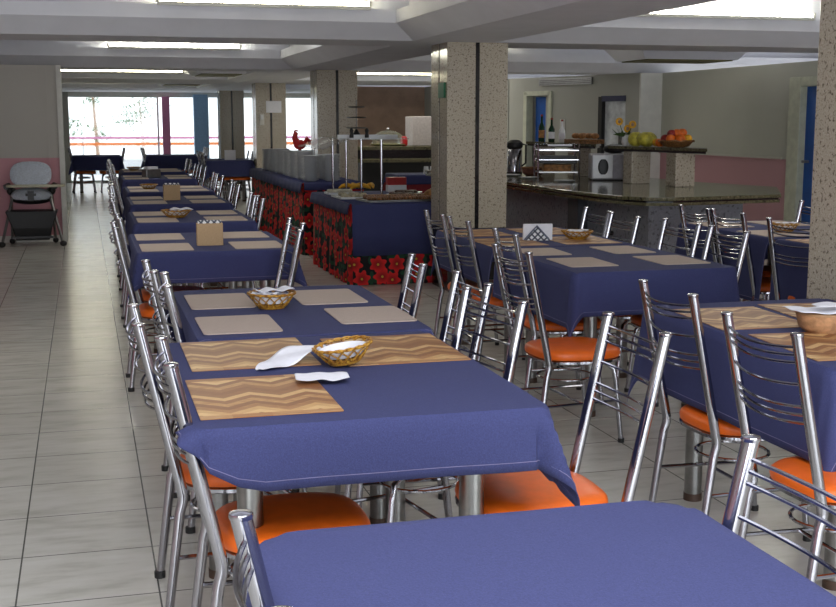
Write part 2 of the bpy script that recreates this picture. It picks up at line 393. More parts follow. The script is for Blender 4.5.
# granite columns
for (y,lab) in ((4.14,'nearest beige granite column at the right edge, standing behind the wood-mat table'),
            (10.15,'tall beige granite column in the middle with a black centre stripe'),
            (16.2,'granite column behind the glass-covered buffet, second from the middle one'),
            (22.2,'granite column carrying a white paper notice'),
            (28.2,'farthest granite column near the windows')):
    t=thing('granite_column',lab,'column',(3.035,y,0)); W,D=.55,.5
    obj('base_plinth',MB().box(0.01,W-.01,.01,D-.01,0,.55),M['blackgranite'],t)
    s=.018
    for (a,bx,cc,dx) in ((0,W/2-s,0,D/2-s),(W/2+s,W,0,D/2-s),(0,W/2-s,D/2+s,D),(W/2+s,W,D/2+s,D)):
        obj('granite_panel',MB().box(a,bx,cc,dx,.55,ZB),M['granite'],t,bevel=.004)
    obj('centre_stripe',MB().box(W/2-s,W/2+s,.006,D-.006,.55,ZB-.001).box(.006,W-.006,D/2-s,D/2+s,.55,ZB-.001),M['blackgranite'],t)
    if y==22.2: pass
n=tag(obj('paper_notice',MB().box(3.22,3.5,22.190,22.201,1.62,1.83),M['paper'],bevel=.001),'white paper notice taped on the fourth granite column','notice')
n=tag(obj('wall_phone',MB().box(3.10,3.18,22.17,22.201,1.40,1.60),M['white'],bevel=.006),'small white wall unit under the notice on the column','wall unit')
obj('cradle',MB().box(3.12,3.16,22.155,22.17,1.5,1.58),M['porcelain'],n)
g=tag(obj('exit_sign',MB().box(3.015,3.034,10.19,10.36,1.68,1.81),M['signg'],bevel=.003),'green sign fixed high on the side of the middle granite column','sign')
# ------------------------------------------------------------------ outside
struct('terrace',MB().box(-12,14,30.6,36,-.15,-.02),M['terrace'])
struct('parapet',MB().box(-12,14,35.2,35.4,-.02,.42),M['terrace'])
r=thing('terrace_railing','terrace railing with mauve upper and orange lower bar beyond the windows','railing',(0,34.9,0))
obj('upper_rail',MB().tube([(-12,0,1.0),(14,0,1.0)],.035),M['purple'],r,True)
obj('lower_rail',MB().tube([(-12,0,.83),(14,0,.83)],.045),M['orangep'],r,True)
for k in range(14): obj('railing_post',MB().tube([(-12+2*k,0,-.02),(-12+2*k,0,1.0)],.03),M['terrace'],r,True)
def tree(x,y,h,cl,label):
    t=thing('tree',label,'tree',(x,y,-3))
    obj('trunk',MB().tube([(0,0,0),(.1,.1,h*.5),(-.05,0,h)],[.12,.08,.03]),M['brownwood'],t,True)
    f=MB()
    for (cx,cz,rr,nn) in cl:
        for _ in range(nn):
            a=Vector((cx+random.gauss(0,rr),random.gauss(0,rr),cz+random.gauss(0,rr*.7))); u=Vector((random.gauss(0,1),random.gauss(0,1),random.gauss(0,1))).normalized(); q=u.orthogonal().normalized(); s=.09
            f.add([a-u*s,a+q*s*.4,a+u*s,a-q*s*.4],[(0,1,2,3)])
    obj('foliage',f,M['green'],t)
tree(.4,44,6.2,[(0,6.2,.25,60),(-.1,5.2,.2,40),(-.8,4.3,.3,90),(.2,4.0,.2,30)],'slender tree left of the terrace seen through the windows')
tree(2.0,44,5.2,[(0,4.8,.35,100),(.3,5.4,.15,30),(-.5,4.5,.25,60)],'low bushy treetop behind the terrace railing, right of the slender tree')
# ------------------------------------------------------------------ CHAIRS
def arc(cx,cy,r,a0,a1,n,f):
    return [f(cx+r*cos(a0+(a1-a0)*i/n),cy+r*sin(a0+(a1-a0)*i/n)) for i in range(n+1)]
def make_chair():
    t=thing('dining_chair','','chair')
    seat=MB(); rings=[]
    def ringf(sc,z):
        P=[]
        for k in range(32):
            a=2*pi*k/32; e=2/3.4
            x=.205*abs(cos(a))**e*(1 if cos(a)>0 else -1); y=.205*abs(sin(a))**e*(1 if sin(a)>0 else -1)
            if x<0: y*=1-.12*(-x/.205)
            else: y*=1-.06*(x/.2)**2
            P.append((.015+x*sc,y*sc,z-(.008*(1-sc)*0)))
        return P
    for sc,z in ((.93,.402),(.985,.407),(1,.42),(.985,.435),(.93,.445),(.75,.452),(.4,.456)): rings.append(ringf(sc,z))
    seat.loft(rings,True); obj('seat',seat,M['vinyl'],t,True)
    band=MB(); band.tube([(p[0],p[1],.394) for p in ringf(.955,0)],.0105,6,True); obj('seat_frame',band,M['chrome'],t,True)
    for s in(-1,1):
        path=[(-.245,s*.195,0),(-.2,s*.188,.34),(-.19,s*.187,.375),(-.19,s*.187,.395),(-.197,s*.187,.43),(-.30,s*.19,.905)]
        p=obj('back_post',MB().tube(path,[.013,.0155,.0162,.0165,.0165,.0165],12),M['chrome'],t,True)
        obj('end_cap',MB().lathe([(.0175,0),(.0188,.004),(.018,.009),(.007,.012)],12,(-.300,s*.19,.903)),M['chrome'],p,True)
        obj('foot',MB().lathe([(.018,0),(.018,.022)],10,(-.245,s*.195,.0)),M['rubber'],p,True)
        l=obj('front_leg',MB().tube([(-.02,s*.02,.385),(.07,s*.12,.385),(.115,s*.155,.378),(.15,s*.165,.35),(.16,s*.168,.30),(.19,s*.178,.01)],.0115,10),M['chrome'],t,True)
        obj('foot',MB().lathe([(.015,0),(.015,.02)],10,(.191,s*.178,0)),M['rubber'],l,True)
        obj('stretcher',MB().tube([(-.22,s*.19,.2),(.170,s*.172,.2)],.0075,8),M['chrome'],t,True)
    obj('brace_ring',MB().tube([(-.02+.13*cos(2*pi*k/20),.13*sin(2*pi*k/20),.3) for k in range(20)],.006,6,True),M['chrome'],t,True)
    obj('cross_brace',MB().tube([(-.02,-.185,.2),(-.02,.185,.2)],.007,8),M['chrome'],t,True)
    for z in (.872,.850,.828,.765,.700,.676,.652):
        x0=-.197-(z-.43)*(.103/.475)
        obj('back_rod',MB().tube([(x0-.036*(1-(q/5)**2),.188*q/5,z-.012*(1-(q/5)**2)) for q in range(-5,6)],.0044,6),M['chrome'],t,True)
    return t
chair0=make_chair(); first=[True]
def chair(topx,yc,face,label,group,rot=0,lean=0):
    """topx: world x of the back posts' tops; face +1 looks to +X, -1 to -X"""
    o=chair0 if first[0] else copy_tree(chair0)
    first[0]=False
    a=(0 if face>0 else pi)+radians(rot)
    o.location=(topx+.30*cos(a),yc+.30*sin(a),0); o.rotation_euler=(0,0,a); tag(o,label,'chair',group); return o
# ------------------------------------------------------------------ TABLES
def make_table(name_len_x,ly,label,x,y):
    t=thing('dining_table',label,'table',(x,y,0),0,'steel-legged dining tables')
    obj('tabletop',MB().rslab(0,0,name_len_x-.012,ly-.012,.725,.752,.11,6),M['darkwood'],t)
    for sx in(-1,1):
        for sy in(-1,1):
            px,py=sx*(name_len_x/2-.155),sy*(ly/2-.17)
            l=obj('leg',MB().lathe([(.034,.02),(.034,.725)],16,(px,py,0)),M['steel'],t,True)
            obj('foot',MB().lathe([(.036,0),(.036,.03)],16,(px,py,0)),M['darkwood'],l,True)
    return t
def make_cloth(cx,cy,wx,wy,drops,label,seed=0,zt=.757,r=.05,res=.035,fold=1.0,hem=True,lift=False):
    dl,dr_,df,db=drops; rnd=random.Random(seed); ph=[rnd.uniform(0,6.28) for _ in range(6)]
    x0,x1=-wx/2-dl,wx/2+dr_; y0,y1=-wy/2-df,wy/2+db
    hx,hy=wx/2-r,wy/2-r
    def seq(a,b,core0,core1):
        s=[]; 
        for (p,q,n) in ((a,core0,max(3,int((core0-a)/.022))),(core0,core1,int((core1-core0)/.06)),(core1,b,max(3,int((b-core1)/.022)))):
            s+=[p+(q-p)*i/n for i in range(n)]
        return s+[b]
    U=seq(x0,x1,-hx,hx); V=seq(y0,y1,-hy,hy); mb=MB(); vs=[]; uv=[]
    for v in V:
        for u in U:
            px=max(-hx,min(hx,u)); py=max(-hy,min(hy,v)); dx,dy=u-px,v-py; L=sqrt(dx*dx+dy*dy)
            if L<=r: x,y,z=u,v,zt+.0006*sin(u*23+ph[0])*sin(v*19+ph[1])
            else:
                e=L-r; nx,ny=dx/L,dy/L; th=atan2(abs(ny),abs(nx))
                cr=(sin(2*th))**2
                along=(v if abs(nx)>abs(ny) else u)
                wob=sin(along*9+ph[2])*.6+sin(along*17+ph[3])*.4
                rb=min(1,e/.03)
                out=.006*rb+e*(.07+.05*wob*(1-cr)*fold+.30*fold*cr*cr)+ .012*fold*rb*sin(th*8)*(1 if cr>.02 else 0)*min(1,e/.1)
                x=px+nx*(r+out); y=py+ny*(r+out); z=zt-max(0,e-.008*(1-math.exp(-e/.01)))*(1-.06*cr)
            if lift and v<-hy:
                k=max(0,min(1,(u+wx/2+dl)/.19)); z=zt-(zt-z)*(.25+.75*k); x-=.02*(1-k)
            vs.append((x,y,z)); uv.append((u,v))
    nu,nv=len(U),len(V)
    mb.add(vs,[(j*nu+i,j*nu+i+1,(j+1)*nu+i+1,(j+1)*nu+i) for j in range(nv-1) for i in range(nu-1)])
    o=obj('tablecloth',mb,M['cloth'],None,True,loc=(cx,cy,0)); m=o.modifiers.new('thickness','SOLIDIFY'); m.thickness=.002; m.offset=1
    tag(o,label,'tablecloth','navy tablecloths')
    if hem:
        def idx(i,j): p=vs[j*nu+i]; n=Vector((p[0],p[1],0)).normalized()*.003; return (p[0]+n.x,p[1]+n.y,p[2])
        k=1
        loop=[idx(i,k) for i in range(k,nu-k)]+[idx(nu-1-k,j) for j in range(k,nv-k)]+[idx(i,nv-1-k) for i in range(nu-1-k,k,-1)]+[idx(k,j) for j in range(nv-1-k,k,-1)]
        obj('hem_stitching',MB().tube(loop,.0011,4,True),M['hem'],o)
    return o
ZT=.760
def mat_(x,y,kind,label,group,rz=0,w=None,l=None):
    if kind=='reed': w=w or .27; l=l or .40; b=MB().rslab(0,0,w,l,0,.0035,.02,4)
    else: w=w or .35; l=l or .475; b=MB().rslab(0,0,w,l,0,.002,.004,2)
    o=obj('placemat',b,M[kind],None,loc=(x,y,ZT),rz=rz); return tag(o,label,'placemat',group)
# ---- left row tables:  (name, x0,x1,y0,y1, drops(l,r,f,b))
def table_set(short,desc,x0,x1,y0,y1,drops,seed,clothdesc,r=.05,fold=1.0):
    cx,cy=(x0+x1)/2,(y0+y1)/2
    make_table(x1-x0-.01,y1-y0-.01,'steel-legged table under the cloth, '+desc,cx,cy)
    make_cloth(cx,cy,x1-x0,y1-y0,drops,clothdesc,seed,r=r,fold=fold,lift=(seed==1))
TA=[ # short, x0,x1,y0,y1
 ('nearest table at bottom edge',.25,1.105,.87,2.09),
 ('left-row wood-mat table',.22,1.14,2.86,4.05),
 ('left-row second table',.345,1.17,4.07,5.30),
 ('left-row large cork-box table',.265,1.16,6.88,8.08),
 ('left-row fourth table',.33,1.20,8.87,10.05),
 ('left-row fifth table',.38,1.26,10.87,12.05),
 ('left-row sixth table',.42,1.30,12.75,13.9),
 ('left-row seventh table',.46,1.36,15.5,16.7),
 ('left-row last table',.52,1.4,17.7,18.9)]
drA=[(.22,.22,.22,.22),(.05,.22,.165,.01),(.14,.16,.01,.16),(.2,.2,.18,.2)]+[(.2,.2,.2,.2)]*5
for i,((s,x0,x1,y0,y1),d) in enumerate(zip(TA,drA)):
    table_set(s,s,x0,x1,y0,y1,d,i,'navy blue tablecloth on the '+s,.12 if i==0 else .05)
# chairs in the left row
G='chrome chairs with orange seats along the left row of tables'
def side(s,sd,pl): return 'chrome chair with orange seat, %s, %s place, %s'%(sd,pl,s)
ch=[ # topx,y,face,rot
 (0,.205,1.56,1,0,'aisle side','only visible'),(0,1.17,1.755,-1,0,'right side','only visible'),
 (1,.183,3.11,1,0,'aisle side','near'),(1,.134,3.72,1,0,'aisle side','far'),
 (1,1.52,3.175,-1,0,'pulled out at right','near'),(1,1.315,3.84,-1,11,'right side','far'),
 (2,.275,4.53,1,-2,'aisle side','near'),(2,.24,4.97,1,2,'aisle side','far'),
 (2,1.38,4.28,-1,0,'right side','near'),(2,1.34,4.91,-1,-8,'right side','far'),
 (3,.15,6.98,1,0,'aisle side','near'),(3,.19,7.6,1,1,'aisle side','far'),
 (3,1.10,6.585,-1,0,'right side','near'),(3,1.18,7.0,-1,2,'right side','far')]
for (ti,tx,yc,f,rot,sd,pl) in ch: chair(tx,yc,f,side(TA[ti][0],sd,pl),G,rot)
for ti in range(4,9):
    s,x0,x1,y0,y1=TA[ti]
    for (pl,yy) in (('near',y0+.3),('far',y1-.32)):
        chair(x0-.13+random.uniform(-.04,.03),yy+random.uniform(-.04,.04),1,side(s,'aisle side',pl),G,random.uniform(-4,4))
        if ti==4 and pl=='far': chair(1.29,9.25+.35,-1,side(s,'right side',pl),G); continue
        chair(x1+.10+random.uniform(-.03,.03),yy+random.uniform(-.04,.04),-1,side(s,'right side',pl),G,random.uniform(-4,4))
# placemats, left row
for (x,y,p) in ((.432,3.185,'near place on the aisle side, under the loose napkin end'),(.475,3.78,'far place on the aisle side'),(.935,3.735,'far place on the right side')):
    mat_(x,y,'herring','wood-pattern placemat, left-row wood-mat table, '+p,'wood-pattern placemats',0,.36 if p[0]=='n' else .385,.475)
for (x,y,p,w,l) in ((.512,4.34,'near aisle place',.275,.38),(.51,4.93,'far aisle place',.255,.40),(1.02,4.43,'near right place',.285,.37),(.955,4.94,'far right place',.27,.41)):
    mat_(x,y,'reed','beige woven placemat, %s of the %s'%(p,TA[2][0]),'beige woven placemats',0,w,l)
def fourmats(s,x0,x1,y0,y1,kind='reed',w=.29,l=.41,rz=0,only=None,group='beige woven placemats',desc='beige woven placemat'):
    k=0
    for (a,xx) in (('left',x0+.03+w/2),('right',x1-.05-w/2)):
        for (p,yy) in (('near',y0+.06+l/2),('far',y1-.08-l/2)):
            k+=1
            if only and k not in only: continue
            mat_(xx,yy,kind,'%s, %s %s place, %s'%(desc,p,a,s),group,rz,w,l)
for ti in (3,4,5,6,7,8): fourmats(*TA[ti])
# baskets and napkins
def basket(x,y,label,R=.085,h=.055,z=ZT,rz=0,napk=True,nlabel=None,oval=1.0):
    t=thing('bread_basket',label,'basket',(x,y,z),rz,'small golden wicker baskets')
    obj('base',MB().lathe([(R*.55,.001),(R*.6,.006),(R*.66,.018),(R*.60,.019),(R*.4,.010)],24),M['golden'],t,True)
    n=14
    lat=MB()
    for dirn in(1,-1):
        for k in range(n):
            a0=2*pi*k/n
            lat.tube([((R*(.64+.36*q/4))*cos(a0+dirn*.55*q/4),(R*(.64+.36*q/4))*sin(a0+dirn*.55*q/4),.012+(h-.012)*q/4) for q in range(5)],.0026,5)
    obj('lattice',lat,M['golden'],t,True)
    rim=MB()
    for o in(0,pi): rim.tube([((R+.003*cos(9*a+o))*cos(a),(R+.003*cos(9*a+o))*sin(a),h+.003*sin(9*a+o)) for a in [2*pi*k/54 for k in range(54)]],.0034,5,True)
    obj('rim',rim,M['golden'],t,True)
    # crumbs/white paper lining showing through the lattice
    obj('paper_liner',MB().lathe([(R*.5,.021),(R*.66,.024),(R*.85,h*.85),(R*.83,h*.85),(R*.62,.028)],20),M['paper'],t,True)
    return t
def napkin(pts,label,name='paper_napkin',th=.0012):
    """pts: grid rows of 3D points"""
    m=MB(); nu=len(pts[0]); vs=[p for r in pts for p in r]
    m.add(vs,[(j*nu+i,j*nu+i+1,(j+1)*nu+i+1,(j+1)*nu+i) for j in range(len(pts)-1) for i in range(nu-1)])
    o=obj(name,m,M['paper'],None,True); md=o.modifiers.new('s','SUBSURF'); md.levels=1; md.render_levels=2
    md=o.modifiers.new('thickness','SOLIDIFY'); md.thickness=th
    return tag(o,label,'napkin','white paper napkins')
def folded(x,y,z,L,W,rz,label,lift=.02,seed=1,tilt=0):
    rnd=random.Random(seed); rows=[]
    for j in range(5):
        r=[]
        for i in range(7):
            u=(i/6-.5)*L; v=(j/4-.5)*W; zz=z+.006+lift*abs(sin(i*1.1+seed))*(.4+.6*sin(j*1.3+seed)**2)+tilt*u+rnd.uniform(0,.004)
            r.append((x+u*cos(rz)-v*sin(rz),y+u*sin(rz)+v*cos(rz),max(z+.003,zz)))
        rows.append(r)
    return napkin(rows,label)
basket(.69,4.70,'golden wicker basket with folded napkins on the beige-mat table, left row',.092,.06)
folded(.70,4.71,ZT+.052,.15,.09,radians(8),'white napkin folded in the basket, on the beige-mat table',.028,2)
folded(.66,4.67,ZT+.046,.10,.07,radians(-25),'second napkin tucked low in the basket on the beige-mat table',.02,5)
b2=basket(.735,3.52,'golden wicker basket tipped beside loose napkins on the wood-mat table',.088,.055)
b2.rotation_euler=(0,radians(-9),0); b2.location=(.735,3.52,ZT+.009)
rows=[]
for j in range(4):
    r=[]
    for i in range(9):
        u=i/8; v=(j/3-.5)*(.035+.085*sin(pi*min(1,u*1.1)))
        ax=.47+.24*u; ay=3.50+.15*sin(u*1.9); zz=ZT+.006+.034*max(0,sin(max(0,u-.3)*pi/1.1))+.007*sin(j*2.1+i*1.7)
        r.append((ax-v*.5,ay+v,zz))
    rows.append(r)
napkin(rows,'long crumpled napkin spilling from the tipped basket across a wood-pattern mat')
folded(.625,3.315,ZT+.001,.15,.11,radians(-6),'flat white napkin lying in front of the tipped basket',.012,8)
def napkin_box(x,y,w,h,label,top='black'):
    t=thing('napkin_box',label,'napkin holder',(x,y,ZT),0,'cork napkin boxes')
    obj('front_board',MB().box(-w/2,w/2,-.035,-.028,0,h),M['cork'],t,bevel=.001); obj('back_board',MB().box(-w/2,w/2,.028,.035,0,h),M['cork'],t)
    for s in (-1,1): obj('side_board',MB().box(s*(w/2-.003)-.003,s*(w/2-.003)+.003,-.028,.028,0,h),M['cork'],t)
    m=MB()
    for k in range(6): m.box(-w/2+.008,w/2-.008,-.024+k*.008,-.020+k*.008,.005,h+.012+.004*(k%2))
    obj('patterned_napkins',m,M['lattice'],t)
napkin_box(.70,7.22,.15,.13,'large cork napkin box on the third table of the left row')
napkin_box(.77,11.42,.15,.14,'smaller cork napkin box farther down the left row')
basket(.66,9.35,'wicker basket with a napkin on the fourth table of the left row',.11,.055)
folded(.70,9.36,ZT+.05,.17,.09,radians(5),'white napkin in the basket on the fourth table of the left row',.02,3)
basket(.70,18.3,'small far basket on the last table of the left row',.10,.05)
basket(.66,13.3,'far wicker basket on the sixth table of the left row',.09,.05)
t=thing('napkin_dispenser','silver tilted napkin dispenser on the seventh table of the left row','napkin holder',(.83,16.0,ZT),radians(20))
obj('dispenser_body',MB().prism([(-.1,-.08),(.1,-.08),(.1,.08),(-.1,.08)],0,.11),M['steel'],t,bevel=.01); obj('napkins',MB().box(-.07,.07,-.05,.05,.11,.14),M['paper'],t)
# ---- second row (centre right)
TB=[('right-edge wood-mat table',2.12,2.95,3.08,4.38,(.3,.2,.27,.28)),
    ('middle-row beige-mat table',2.27,3.15,5.42,6.6,(.28,.24,.22,.01)),
    ('middle-row far wood-mat table',2.27,3.15,6.62,7.85,(.24,.24,.01,.24))]
for i,(s,x0,x1,y0,y1,d) in enumerate(TB): table_set(s,s,x0,x1,y0,y1,d,20+i,'navy blue tablecloth on the '+s,.05,.25)
G2='chrome chairs with orange seats around the second row of tables'
for (ti,tx,yc,f,rot,sd,pl) in ((0,1.955,3.84,1,0,'left side','far'),(0,1.868,3.08,1,0,'left side','near'),
     (1,1.87,5.22,1,4,'left side','near'),(1,2.12,6.02,1,-3,'left side','far'),(2,2.13,6.88,1,0,'left side','near'),(2,2.13,7.40,1,0,'left side','far'),
     (1,3.345,5.87,-1,0,'right side','near'),(1,3.33,6.38,-1,3,'right side','far'),(2,3.22,6.92,-1,0,'right side','near'),(2,3.24,7.38,-1,0,'right side','far')):
    chair(tx,yc,f,side(TB[ti][0],sd,pl),G2,rot)
for (x,y,p,w,l,rz) in ((2.47,5.815,'near left place',.26,.39,-.03),(2.45,6.34,'far left place',.24,.36,-.05),(2.965,5.79,'near right place',.27,.39,0),(2.93,6.32,'far right place',.25,.38,0)):
    mat_(x,y,'reed','beige woven placemat, %s, %s'%(p,TB[1][0]),'beige woven placemats',rz,w,l)
fourmats('middle-row far wood-mat table',2.24,3.15,6.62,7.85,'herring',.36,.475,0,None,'wood-pattern placemats','wood-pattern placemat')
for (x,y,p,rz) in ((2.335,4.0,'far left place',-.06),(2.34,3.42,'near left place',-.08),(2.73,4.02,'far right place under the napkins',-.1),(2.73,3.42,'near right place',0)):
    mat_(x,y,'herring','wood-pattern placemat, %s, %s'%(p,TB[0][0]),'wood-pattern placemats',rz,.36,.475)
t=thing('bread_basket','plain tan basket lined with white napkins on the right-edge table','basket',(2.49,3.66,ZT))
obj('basket_body',MB().loft([[(k_[0],k_[1],z) for k_ in [((a+.0)*cos(q),b_*sin(q)) for q in [2*pi*i/28 for i in range(28)]]] for (a,b_,z) in ((.085,.07,0),(.11,.085,.02),(.12,.095,.065),(.112,.088,.065),(.09,.07,.012))],True),plain('tan_basket',(186,140,100),.6,0,.15,40),t,True)
obj('rim',MB().tube([(.117*cos(2*pi*k/28),.092*sin(2*pi*k/28),.066) for k in range(28)],.005,6,True),plain('tan_rim',(170,130,92),.6),t,True)
folded(2.50,3.67,ZT+.06,.30,.17,radians(-6),'white napkin draped over the tan basket on the right-edge table',.022,4)
folded(2.52,3.63,ZT+.085,.20,.08,radians(-10),'upper folded white napkin on the tan basket, right-edge table',.012,6)
t=thing('napkin_holder','white triangular lattice napkin holder on the right-centre row','napkin holder',(2.66,6.98,ZT),radians(-8))
b=MB(); b.add([(-.075,-.02,0),(.075,-.02,0),(0,-.02,.085),(-.075,-.014,0),(.075,-.014,0),(0,-.014,.085)],[(0,1,2),(3,5,4),(0,3,4,1),(1,4,5,2),(2,5,3,0)])
obj('lattice_plate',b,M['lattice'],t)
obj('edge_bar',MB().tube([(-.078,-.022,.004),(0,-.022,.09),(.078,-.022,.004)],.006,6),plain('holder_edge',(90,98,120),.4),t)
obj('napkins',MB().box(-.08,.10,-.008,.02,.003,.10).box(-.075,.095,.02,.03,.003,.095),M['paper'],t)
basket(2.93,6.98,'golden basket of white packets beside the lattice napkin holder',.095,.05)
for k in range(8):
    a=k*2.4; r_=.02+.05*(k/8)
    tag(obj('sugar_packet',MB().box(-.018,.018,-.012,.012,0,.006),M['paper'],loc=(2.93+r_*cos(a),6.98+r_*sin(a),ZT+.050+.003*(k%3)),rz=a,bevel=.001),'small white packet heaped in the basket beside the lattice napkin holder','packet','white packets in the basket')
# ---- third row (right)
TC=[('right-row shaded table',4.12,4.95,5.4,6.68,(.42,.3,.4,.01)),('right-row far table',4.12,4.95,6.72,7.95,(.42,.3,.01,.3))]
for i,(s,x0,x1,y0,y1,d) in enumerate(TC):
    table_set(s,s,x0,x1,y0,y1,d,30+i,'long navy tablecloth on the '+s,.05,.2)
    fourmats(s,x0,x1,y0,y1,'reed' if i else 'herring',.3,.42,0,None,'beige woven placemats' if i else 'wood-pattern placemats','beige woven placemat' if i else 'wood-pattern placemat')
for (ti,tx,yc,f,rot,sd,pl) in ((1,3.96,7.42,1,0,'left side','far'),(1,3.985,7.02,1,0,'left side','near'),(0,4.0,6.27,1,18,'left side','far'),(1,5.02,7.6,-1,0,'right side','far')):
    chair(tx,yc,f,side(TC[ti][0],sd,pl),'chrome chairs with orange seats at the right-hand row',rot)
basket(4.42,7.05,'golden basket on the right-hand row by the blue door',.09,.055)
folded(4.43,7.05,ZT+.05,.13,.07,0,'white napkin in the basket by the blue door',.015,7)
# ---- far tables near the windows
G3='dark far tables near the windows'
FT=[('far table left by windows',-.22,.75,25.9,26.9),('far table by mauve post',1.25,2.45,25.8,26.9),('far table before plate stacks',2.15,3.0,22.4,23.6),('far table by the blue post',.2,1.1,21.6,22.7)]
for i,(s,x0,x1,y0,y1) in enumerate(FT[:3]):
    table_set(s,s,x0,x1,y0,y1,(.25,.25,.3,.25),40+i,'dark navy tablecloth on the '+s)
    for (f,xx,sd) in ((1,x0-.06,'left side'),(-1,x1+.08,'right side')):
        for (pl,yy) in (('near',y0+.25),('far',y1-.25)): chair(xx,yy,f,side(s,sd,pl),'chrome chairs at the far tables',random.uniform(-6,6))
for (k,xx,yy,l) in ((0,.05,25.55,'left'),(1,1.85,25.5,'right')):
    pass
t=thing('menu_card','small white folded card on the far table before the plates','card',(2.62,22.75,ZT)); obj('front_leaf',MB().prism([(-.1,0),(.1,0),(.1,.01),(-.1,.01)],0,.18),M['paper'],t); obj('back_leaf',MB().box(-.1,.1,.05,.06,0,.18),M['paper'],t)
# ------------------------------------------------------------------ BUFFETS
def buffet(x0,x1,y0,y1,h,label,clabel,ov):
    t=thing('buffet_table',label,'buffet table',((x0+x1)/2,(y0+y1)/2,0)); wx,wy=x1-x0,y1-y0
    obj('tabletop',MB().box(-wx/2+.01,wx/2-.01,-wy/2+.01,wy/2-.01,h-.03,h-.004),M['darkwood'],t)
    for sx in(-1,1):
        for sy in(-1,1): obj('leg',MB().box(sx*(wx/2-.1)-.02,sx*(wx/2-.1)+.02,sy*(wy/2-.1)-.02,sy*(wy/2-.1)+.02,0,h-.03),M['steel'],t)
    # pleated skirt with metre-true UVs
    per=[(-wx/2,-wy/2),(wx/2,-wy/2),(wx/2,wy/2),(-wx/2,wy/2)]; pts=[]; s=0
    for k in range(4):
        a=Vector(per[k]); b=Vector(per[(k+1)%4]); L=(b-a).length; n=int(L/.03); nr=Vector(((b-a).y,-(b-a).x)).normalized()
        for i in range(n): pts.append((a+(b-a)*i/n,nr,s+L*i/n))
        s+=L
    pts.append((Vector(per[0]),Vector((0,-1)),s)); vs=[];uv=[]; Z=[h,h-.02,h*.75,h*.5,h*.25,.005]
    for j,z in enumerate(Z):
        for (p,nr,ss) in pts:
            o=.004+.05*(1-z/h)*.5+.012*(1-z/h)*sin(ss*22)+.006*(1-z/h)*sin(ss*51)
            q=p+nr*o; vs.append((q.x,q.y,z)); uv.append((ss,z))
    n=len(pts); m=MB(); m.add(vs,[(j*n+i,(j+1)*n+i,(j+1)*n+i+1,j*n+i+1) for j in range(len(Z)-1) for i in range(n-1)])
    b=len(m.v); m.add([(-wx/2,-wy/2,h),(wx/2,-wy/2,h),(wx/2,wy/2,h),(-wx/2,wy/2,h)],[(0,1,2,3)]); uv+=[(0,0),(wx,0),(wx,wy),(0,wy)]
    o=obj('table_skirt',m,M['poin'],None,True,loc=((x0+x1)/2,(y0+y1)/2,0),uvs=uv); tag(o,clabel,'tablecloth','poinsettia buffet skirts')
    mm=MB(); f,l,r_,bk=ov; top=h+.006
    # overlay: top sheet with hanging sides
    def strip(a,b_,nr,drop,edge):
        L=(Vector(b_)-Vector(a)).length; N=max(2,int(L/.04)); A=Vector(a);B=Vector(b_); rows=[]
        for z,o_ in ((top,0.0),(top-.012,.012),(top-drop*.5,.022),(top-drop,.03)):
            rows.append([((A+(B-A)*i/N).x+nr[0]*(o_+.006*sin(i*.9)*(top-z)/max(drop,.01)),(A+(B-A)*i/N).y+nr[1]*(o_+.006*sin(i*.9)*(top-z)/max(drop,.01)),z-(.004*sin(i*.35) if z<top-drop*.9 else 0)) for i in range(N+1)])
        v=[p for q in rows for p in q]; n_=N+1; mm.add(v,[(j*n_+i,(j+1)*n_+i,(j+1)*n_+i+1,j*n_+i+1) for j in range(3) for i in range(N)])
    mm.add([(-wx/2,-wy/2,top),(wx/2,-wy/2,top),(wx/2,wy/2,top),(-wx/2,wy/2,top)],[(0,1,2,3)])
    k=.012
    strip((-wx/2,-wy/2-k),(wx/2,-wy/2-k),(0,-1),f,0); strip((-wx/2-k,wy/2),(-wx/2-k,-wy/2),(-1,0),l,0)
    strip((wx/2,wy/2),(-wx/2,wy/2),(0,1),bk,0)
    o=obj('overlay_cloth',mm,M['cloth'],None,True,loc=((x0+x1)/2,(y0+y1)/2,0)); o.modifiers.new('t','SOLIDIFY').thickness=.003
    return o
HB=.74
tag(buffet(2.31,3.32,10.72,12.6,HB,'long buffet table beside the middle column, hidden by its skirt','red poinsettia skirt of the front buffet table',(.47,.10,.1,.1)),'navy overlay cloth covering the front buffet table','tablecloth')
tag(buffet(2.33,3.0,13.3,17.6,.80,'long plate table behind the food buffet, hidden by its skirt','red poinsettia skirt of the plate table behind the buffet',(.08,.12,.1,.1)),'navy overlay cloth on the plate table','tablecloth')
Z1=HB+.01
# trays
def tray(x,y,w,d,rz,label,name='food_tray',mat='steel',food='food',n=14,fcat='tray'):
    t=thing(name,label,fcat,(x,y,Z1),rz)
    b=MB(); b.rslab(0,0,w,d,0,.006,.04,5); obj('tray_base',b,M[mat],t)
    obj('tray_rim',MB().tube([p for p in [(sx*(w/2-.01),sy*(d/2-.01),.012) for sx,sy in((1,1),(-1,1),(-1,-1),(1,-1))]],.007,6,True),M[mat],t)
    return t
t=tray(2.85,10.98,.8,.42,radians(4),'oval wooden platter of sliced cold cuts along the buffet front edge')
m=MB()
for k in range(26):
    a=-1+2*k/25
    m.ball((a*.36,-.12+.03*sin(k*1.3),.03),.02,.06,.022,8,6)
    m.ball((a*.34,.03+.02*cos(k*2.1),.035),.022,.07,.026,8,6)
o=obj('sliced_cold_cuts',m,M['food'],t,True); o['kind']='stuff'
t=tray(2.5,11.5,.36,.5,0,'white dish of pale salad at the left side of the buffet',mat='porcelain'); m=MB()
for k in range(30): m.ball((random.uniform(-.13,.13),random.uniform(-.2,.2),.025),.03,.03,.02,7,5)
o=obj('pale_salad',m,plain('pale_salad',(190,180,150),.6,0,.2,40),t,True); o['kind']='stuff'
